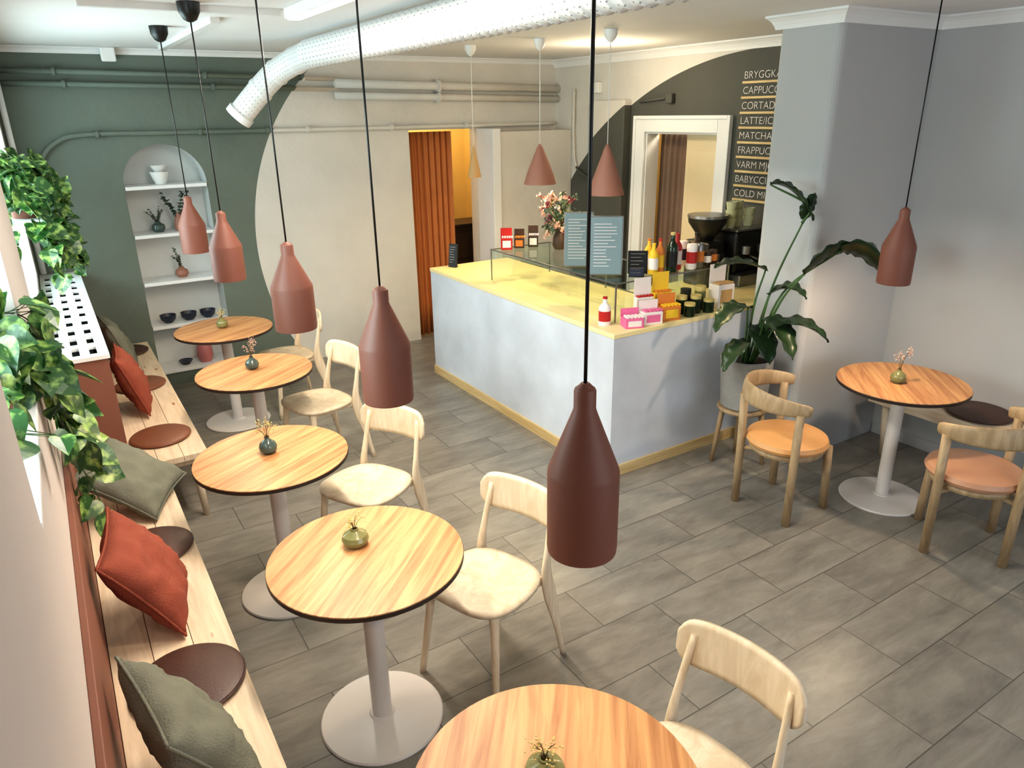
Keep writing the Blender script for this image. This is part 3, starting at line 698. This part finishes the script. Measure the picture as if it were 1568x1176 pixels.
for k in (-.07,.10):
    lathe("group_head",[(.001,.24),(.035,.24),(.035,.30),(.001,.30)],M['alu'],es,20,(k,-.16,0)); tube("portafilter_handle",[(k,-.17,.235),(k,-.30,.215)],.012,M['black'],es,10)
cups=grp("stacked_coffee_cups",(4.36,3.80,CH+.421))
for i,(a,b) in enumerate([(0,0),(.10,.03),(.20,0)]):
    for k in range(3 if i!=2 else 2):
        lathe("cup",[(.001,k*.06),(.03,k*.06),(.044,k*.06+.075),(.041,k*.06+.075),(.028,k*.06+.006),(.001,k*.06+.006)],M['cupg'],cups,24,(a,b,0))
mn=grp("menu_lettering")
ROT=Matrix(((0,0,-1),(-1,0,0),(0,1,0))).to_4x4()
for i,t in enumerate(["BRYGGKAFFE","CAPPUCCINO","CORTADO","LATTE/ICE","MATCHA","FRAPPUCINO","VARM MJOLK","BABYCCINO","COLD MIX"]):
    z=2.455-i*.111
    cu=bpy.data.curves.new("line_%d"%i,'FONT'); cu.body=t; cu.size=.078; cu.extrude=.001; cu.offset=-.0012; cu.space_character=1.0; cu.materials.append(M['paper'])
    o=bpy.data.objects.new("line_%d"%i,cu); COL.objects.link(o); o.parent=mn; o.matrix_local=Matrix.Translation((XR-.004,4.19,z))@ROT
    box("ledge_%d"%i,(XR-.02,3.45,z-.036),(XR-.0005,4.19,z-.018),M['kick'],mn,.002)
# ------------------------------------------------------------ potted strelitzia on stool
ps=grp("potted_bird_of_paradise_plant",(3.60,2.90,0))
lathe("stool_seat",[(.001,.395),(.155,.395),(.16,.405),(.155,.42),(.001,.42)],M['armwood'],ps,36)
for a in (45,135,225,315):
    c,s=math.cos(R_(a)),math.sin(R_(a)); tube("stool_leg",[(c*.12,s*.12,.40),(c*.165,s*.165,0)],[.018,.014],M['armwood'],ps,12)
lathe("pot",[(.001,.42),(.13,.42),(.142,.43),(.165,.74),(.168,.75),(.158,.755),(.150,.75),(.145,.70),(.001,.70)],M['concrete'],ps,44)
lathe("soil",[(.001,.70),(.146,.70),(.146,.715),(.001,.725)],M['soil'],ps,30)
def bleaf(parent,base,mid,p0,tip,width,sag,foldz=.35,side=None):
    B=[Vector(p) for p in (base,mid,p0)]; tube("petiole",cr(B,7),[.009-.004*i/14 for i in range(15)],M['stem'],parent,8)
    p0=Vector(p0);tip=Vector(tip); ctrl=(p0+tip)/2+Vector((0,0,sag)); n=18;V=[];F=[]
    sd=Vector(side).normalized() if side else None
    for i in range(n+1):
        t=i/n; c=p0*(1-t)**2+ctrl*2*t*(1-t)+tip*t*t; tg=((ctrl-p0)*(1-t)+(tip-ctrl)*t).normalized()
        s=sd-tg*sd.dot(tg) if sd else tg.cross(Vector((0,0,1))); s.normalize(); up=s.cross(tg)
        if up.z<0: up=-up
        w=width*(math.sin(math.pi*min(1,t*.93+.07))**.65)*(1-.25*t) if t<1 else .001
        for k in (-1,-.5,0,.5,1):
            V.append(c+s*w*k+up*(abs(k)*w*foldz+.008*math.sin(t*26+k*2)*abs(k)))
    for i in range(n):
        for k in range(4): F.append((i*5+k,i*5+k+1,(i+1)*5+k+1,(i+1)*5+k))
    o=mesh("leaf_blade",V,F,M['bop'],parent,True,False)
    m=o.modifiers.new("s",'SOLIDIFY'); m.thickness=.0015
r_=Vector((.844,-.536,0))
def LP(right,toward,z): return tuple(Vector((0,0,z))+r_*right+Vector((-.536,-.844,0))*toward)
bleaf(ps,LP(0,0,.72),LP(.10,.05,1.25),LP(.23,.06,1.62),LP(.25,.12,1.78),.05,.0,.5,(.844,-.536,0))
bleaf(ps,LP(.22,.06,1.60),LP(.24,.08,1.70),LP(.02,.02,1.82),LP(.27,.10,1.62),.085,.12,.35)
SD=(-.45,-.55,.70)
bleaf(ps,LP(.02,.02,.72),LP(.10,.18,1.15),LP(.18,.28,1.34),LP(.47,.24,1.50),.10,.05,.25,SD)
bleaf(ps,LP(.03,.02,.72),LP(.12,.15,1.2),LP(.38,.26,1.47),LP(.66,.26,1.30),.085,.14,.2,SD)
bleaf(ps,LP(-.02,.02,.72),LP(-.02,.08,1.1),LP(.02,.10,1.33),LP(-.30,.14,1.36),.10,.07,.25)
bleaf(ps,LP(-.03,.0,.72),LP(-.05,.08,.95),LP(-.06,.10,1.10),LP(-.28,.20,.98),.10,.10)
bleaf(ps,LP(.03,.02,.72),LP(.06,.12,.88),LP(.09,.15,.98),LP(.38,.28,.93),.11,.12)
bleaf(ps,LP(.0,.04,.72),LP(.02,.12,.92),LP(.03,.15,1.05),LP(.16,.33,.84),.11,.08)
bleaf(ps,LP(-.02,.04,.72),LP(-.05,.12,.82),LP(-.06,.15,.90),LP(-.22,.24,.74),.085,.06)
bleaf(ps,LP(.02,.02,.72),LP(.03,.08,.95),LP(.06,.10,1.18),LP(.24,.22,1.18),.09,.10)
bleaf(ps,LP(.0,.0,.72),LP(-.01,.05,.9),LP(.0,.06,.98),LP(.06,.24,.78),.10,.05)
# ------------------------------------------------------------ pothos plants
def heart(c,dirv,up,s):
    d=Vector(dirv).normalized(); n=Vector(up); n=(n-d*n.dot(d))
    if n.length<1e-3: n=d.orthogonal()
    n.normalize(); sd=d.cross(n)
    prof=[(-.08,.18),(-.04,.38),(.12,.50),(.32,.50),(.55,.38),(.78,.18)]
    mid=[Vector(c)+d*s*t-n*s*.16*t*t for t in (.0,.12,.32,.55,.78,1.0)]
    V=mid[:]; L=[];Rr=[]
    for t,w in prof:
        L.append(Vector(c)+d*s*t+sd*s*w+n*s*(.12*w*2-.16*t*t)); Rr.append(Vector(c)+d*s*t-sd*s*w+n*s*(.12*w*2-.16*t*t))
    V+=L+Rr; F=[]
    m=6
    F.append((0,m+1,m+0)); F.append((0,m+6,m+7))
    F+= [(0,1,m+2,m+1),(1,2,m+3,m+2),(2,3,m+4,m+3),(3,4,m+5,m+4),(4,5,m+5)]
    F+= [(0,m+7,m+8,1),(1,m+8,m+9,2),(2,m+9,m+10,3),(3,m+10,m+11,4),(4,m+11,5)]
    return V,F
def pothos(name,pot,vines,nl,size,seed,rec):
    rd=random.Random(seed); g=grp(name,pot)
    lathe("pot",[(.001,0),(.07,0),(.075,.01),(.095,.14),(.10,.15),(.092,.15),(.085,.12),(.001,.12)],M['terra'],g,28)
    P0=Vector(pot); vg=[];lg=[]
    for vn in vines:
        pts=cr([Vector(p)-P0 for p in vn],6); vg.append(tubegeo(pts,.0025,5))
        for i,p in enumerate(pts):
            for k in range(nl):
                c=p+Vector((rd.uniform(-.05,.05),rd.uniform(-.08,.08),rd.uniform(-.06,.05)))
                d=(c-p).normalized()*.7+Vector((rd.uniform(-.4,.4),rd.uniform(-.7,.5),rd.uniform(-1.0,.1)))
                s=rd.uniform(.55,1.2)*size
                y=c.y+P0.y; z=c.z+P0.z
                xm=-.37 if (rec[0]+.05<y<rec[1]-.05 and z>rec[2]+.05) else -.115
                if c.x+P0.x<xm: c.x=xm-P0.x+rd.uniform(0,.03)
                v,f=heart(c,d,(rd.uniform(-.4,1),rd.uniform(-1,.2),rd.uniform(.3,1)),s)
                if min(q.x for q in v)+P0.x<xm-.03: continue
                vg.append(tubegeo([p,c],.0015,4)); lg.append((v,f))
    merge("vines",vg,M['stem'],g); o=merge("leaves",lg,M['pothos'],g,False); m=o.modifiers.new("s",'SOLIDIFY'); m.thickness=.0012
q0=(-.27,2.55,1.54)
pothos("trailing_pothos_plant",(-.27,2.55,1.391),
  [[q0,(-.24,2.5,1.64),(-.18,2.58,1.58),(-.15,2.68,1.42)],[q0,(-.22,2.66,1.64),(-.14,2.90,1.50),(-.11,3.05,1.25),(-.09,3.15,.98)],
   [q0,(-.22,2.66,1.60),(-.14,2.85,1.42),(-.10,3.0,1.08),(-.05,3.10,.78)],[q0,(-.26,2.4,1.62),(-.23,2.32,1.52),(-.2,2.25,1.44)],[q0,(-.22,2.7,1.66),(-.13,2.92,1.60),(-.10,3.02,1.40)],[q0,(-.2,2.62,1.60),(-.12,2.75,1.42),(-.10,2.85,1.22)],[q0,(-.28,2.65,1.66),(-.24,2.75,1.58)]],2,.11,3,W1)
sf=grp("plant_wall_shelf"); box("board",(-.38,5.72,1.60),(-.0,6.10,1.625),M['trim'],sf,.003); boxes("brackets",[((-.40,5.78,1.19),(-.38,5.80,1.62)),((-.40,6.02,1.19),(-.38,6.04,1.62))],M['trim'],sf)
q1=(-.12,5.9,1.77)
pothos("trailing_pothos_plant",(-.12,5.9,1.626),
  [[q1,(-.05,5.85,1.95),(.06,5.8,1.85),(.09,5.75,1.6)],[q1,(-.05,6.0,1.97),(.04,6.15,1.85),(.07,6.2,1.6),(.06,6.2,1.35)],[q1,(0,5.8,1.82),(.04,5.7,1.5),(.03,5.65,1.25)],[q1,(-.1,5.7,1.95),(-.06,5.55,1.75),(-.02,5.5,1.45)],[q1,(-.0,5.95,1.8),(.08,5.95,1.5),(.07,5.95,1.25)],[q1,(-.25,5.8,1.95),(-.3,5.7,1.8),(-.28,5.65,1.5)],[q1,(-.2,6.0,2.0),(-.22,6.05,1.9)]],3,.115,5,W2)
# ------------------------------------------------------------ niche objects
def simple(name,x,z,prof,mat,y=YB+.12):
    g=grp(name,(x,y,z+.001)); lathe("body",prof,mat,g,28); return g
g=simple("stacked_white_bowls",.86,1.72,[(.001,0),(.04,0),(.05,.02),(.075,.10),(.07,.10),(.045,.02),(.001,.02)],M['white'])
lathe("upper_bowl",[(.001,.09),(.03,.09),(.065,.15),(.06,.15),(.03,.10),(.001,.10)],M['white'],g,28)
def sprig(parent,n,h,mat,sp=.08,ls=.02):
    sg=[];lf=[]
    for i in range(n):
        a=random.uniform(0,6.28); e=Vector((math.cos(a)*sp,math.sin(a)*sp*.6,h*random.uniform(.7,1))); pts=cr([(0,0,.05),(e.x*.3,e.y*.3,h*.5),e],5); sg.append(tubegeo(pts,.0015,5))
        for p in pts[3:]:
            for k in range(3):
                v,f=heart(p,(random.uniform(-1,1),random.uniform(-1,1),random.uniform(-.2,.8)),(0,0,1),ls); lf.append((v,f))
    merge("stems",sg,M['twig'],parent); merge("foliage",lf,mat,parent)
rv=[(.001,0),(.035,0),(.055,.03),(.05,.06),(.02,.08),(.022,.09),(.016,.09),(.001,.07)]
g=simple("dark_bud_vase",.78,1.33,rv,M['bvase']); sprig(g,5,.22,M['euc'])
g=simple("terracotta_bud_vase",.95,1.33,[(.001,0),(.04,0),(.045,.05),(.035,.10),(.02,.13),(.022,.15),(.001,.14)],M['cone']); sprig(g,6,.32,M['euc'],.10,.032)
g=simple("terracotta_bud_vase",.90,.93,rv,M['cone']); sprig(g,4,.26,M['euc'],.05)
for x in (.72,.89,1.05):
    simple("navy_bowl",x,.55,[(.001,0),(.03,0),(.06,.03),(.068,.07),(.062,.07),(.05,.03),(.001,.012)],M['navy'],YB+.09)
simple("navy_bowl",.80,.145,[(.001,0),(.03,0),(.06,.04),(.055,.04),(.001,.012)],M['navy'],YB+.10)
simple("rose_vase",.97,.145,[(.001,0),(.05,0),(.07,.05),(.065,.13),(.05,.17),(.055,.19),(.045,.19),(.001,.15)],M['rose'],YB+.10)
# ------------------------------------------------------------ lights
def area(name,loc,rot,sx,sy,e,col):
    l=bpy.data.lights.new(name,'AREA'); l.shape='RECTANGLE'; l.size=sx; l.size_y=sy; l.energy=e; l.color=col
    o=bpy.data.objects.new(name,l); o.location=loc; o.rotation_euler=rot; COL.objects.link(o); return o
DAY=(.80,.90,1.0)
area("window_daylight",(-.55,2.3,1.9),(0,-math.pi/2,0),1.0,1.05,105,DAY)
area("window_daylight",(-.55,5.27,1.8),(0,-math.pi/2,0),1.1,2.0,135,DAY)
area("front_fill_light",(2.6,YF-.15,1.65),(math.pi/2,0,0),3.0,1.5,60,(.88,.94,1.0))  # added fill from behind the camera, through the made-up front opening
area("linear_light",(1.24,3.1,ZC-.06),(0,0,0),.06,1.76,72,(1,.92,.80))
lamp_point("backroom_light",(3.8,7.5,2.3),30,(1,.77,.40),.08)
lamp_point("side_room_light",(5.3,4.8,2.3),28,(1,.87,.66),.08)
lamp_point("counter_ceiling_light",(4.0,4.9,2.45),22,(1,.82,.56),.1)
w=bpy.data.worlds.new("World"); SC.world=w; w.use_nodes=True
sk=w.node_tree.nodes.new("ShaderNodeTexSky"); sk.sky_type='NISHITA'; sk.sun_disc=False; sk.sun_elevation=R_(40)
w.node_tree.links.new(sk.outputs[0],w.node_tree.nodes["Background"].inputs[0]); w.node_tree.nodes["Background"].inputs[1].default_value=.25
# ------------------------------------------------------------ camera
f,ya,pi_,ro,H=1104.5,.5604,.3603,.0161,2.2378
Fv=Vector((math.sin(ya)*math.cos(pi_),math.cos(ya)*math.cos(pi_),-math.sin(pi_))); r0=Vector((math.cos(ya),-math.sin(ya),0)); d0=Fv.cross(r0)
rr=math.cos(ro)*r0+math.sin(ro)*d0; dd=-math.sin(ro)*r0+math.cos(ro)*d0
cam=bpy.data.cameras.new("camera"); cam.sensor_width=36; cam.lens=f/1568*36; cam.clip_start=.02
co=bpy.data.objects.new("camera",cam); COL.objects.link(co)
co.matrix_world=Matrix((( rr.x,-dd.x,-Fv.x,0),(rr.y,-dd.y,-Fv.y,0),(rr.z,-dd.z,-Fv.z,H),(0,0,0,1)))
SC.camera=co
SC.view_settings.view_transform='Standard'
try: SC.view_settings.look='Medium High Contrast'
except Exception: SC.view_settings.look='None'
SC.view_settings.exposure=-0.42
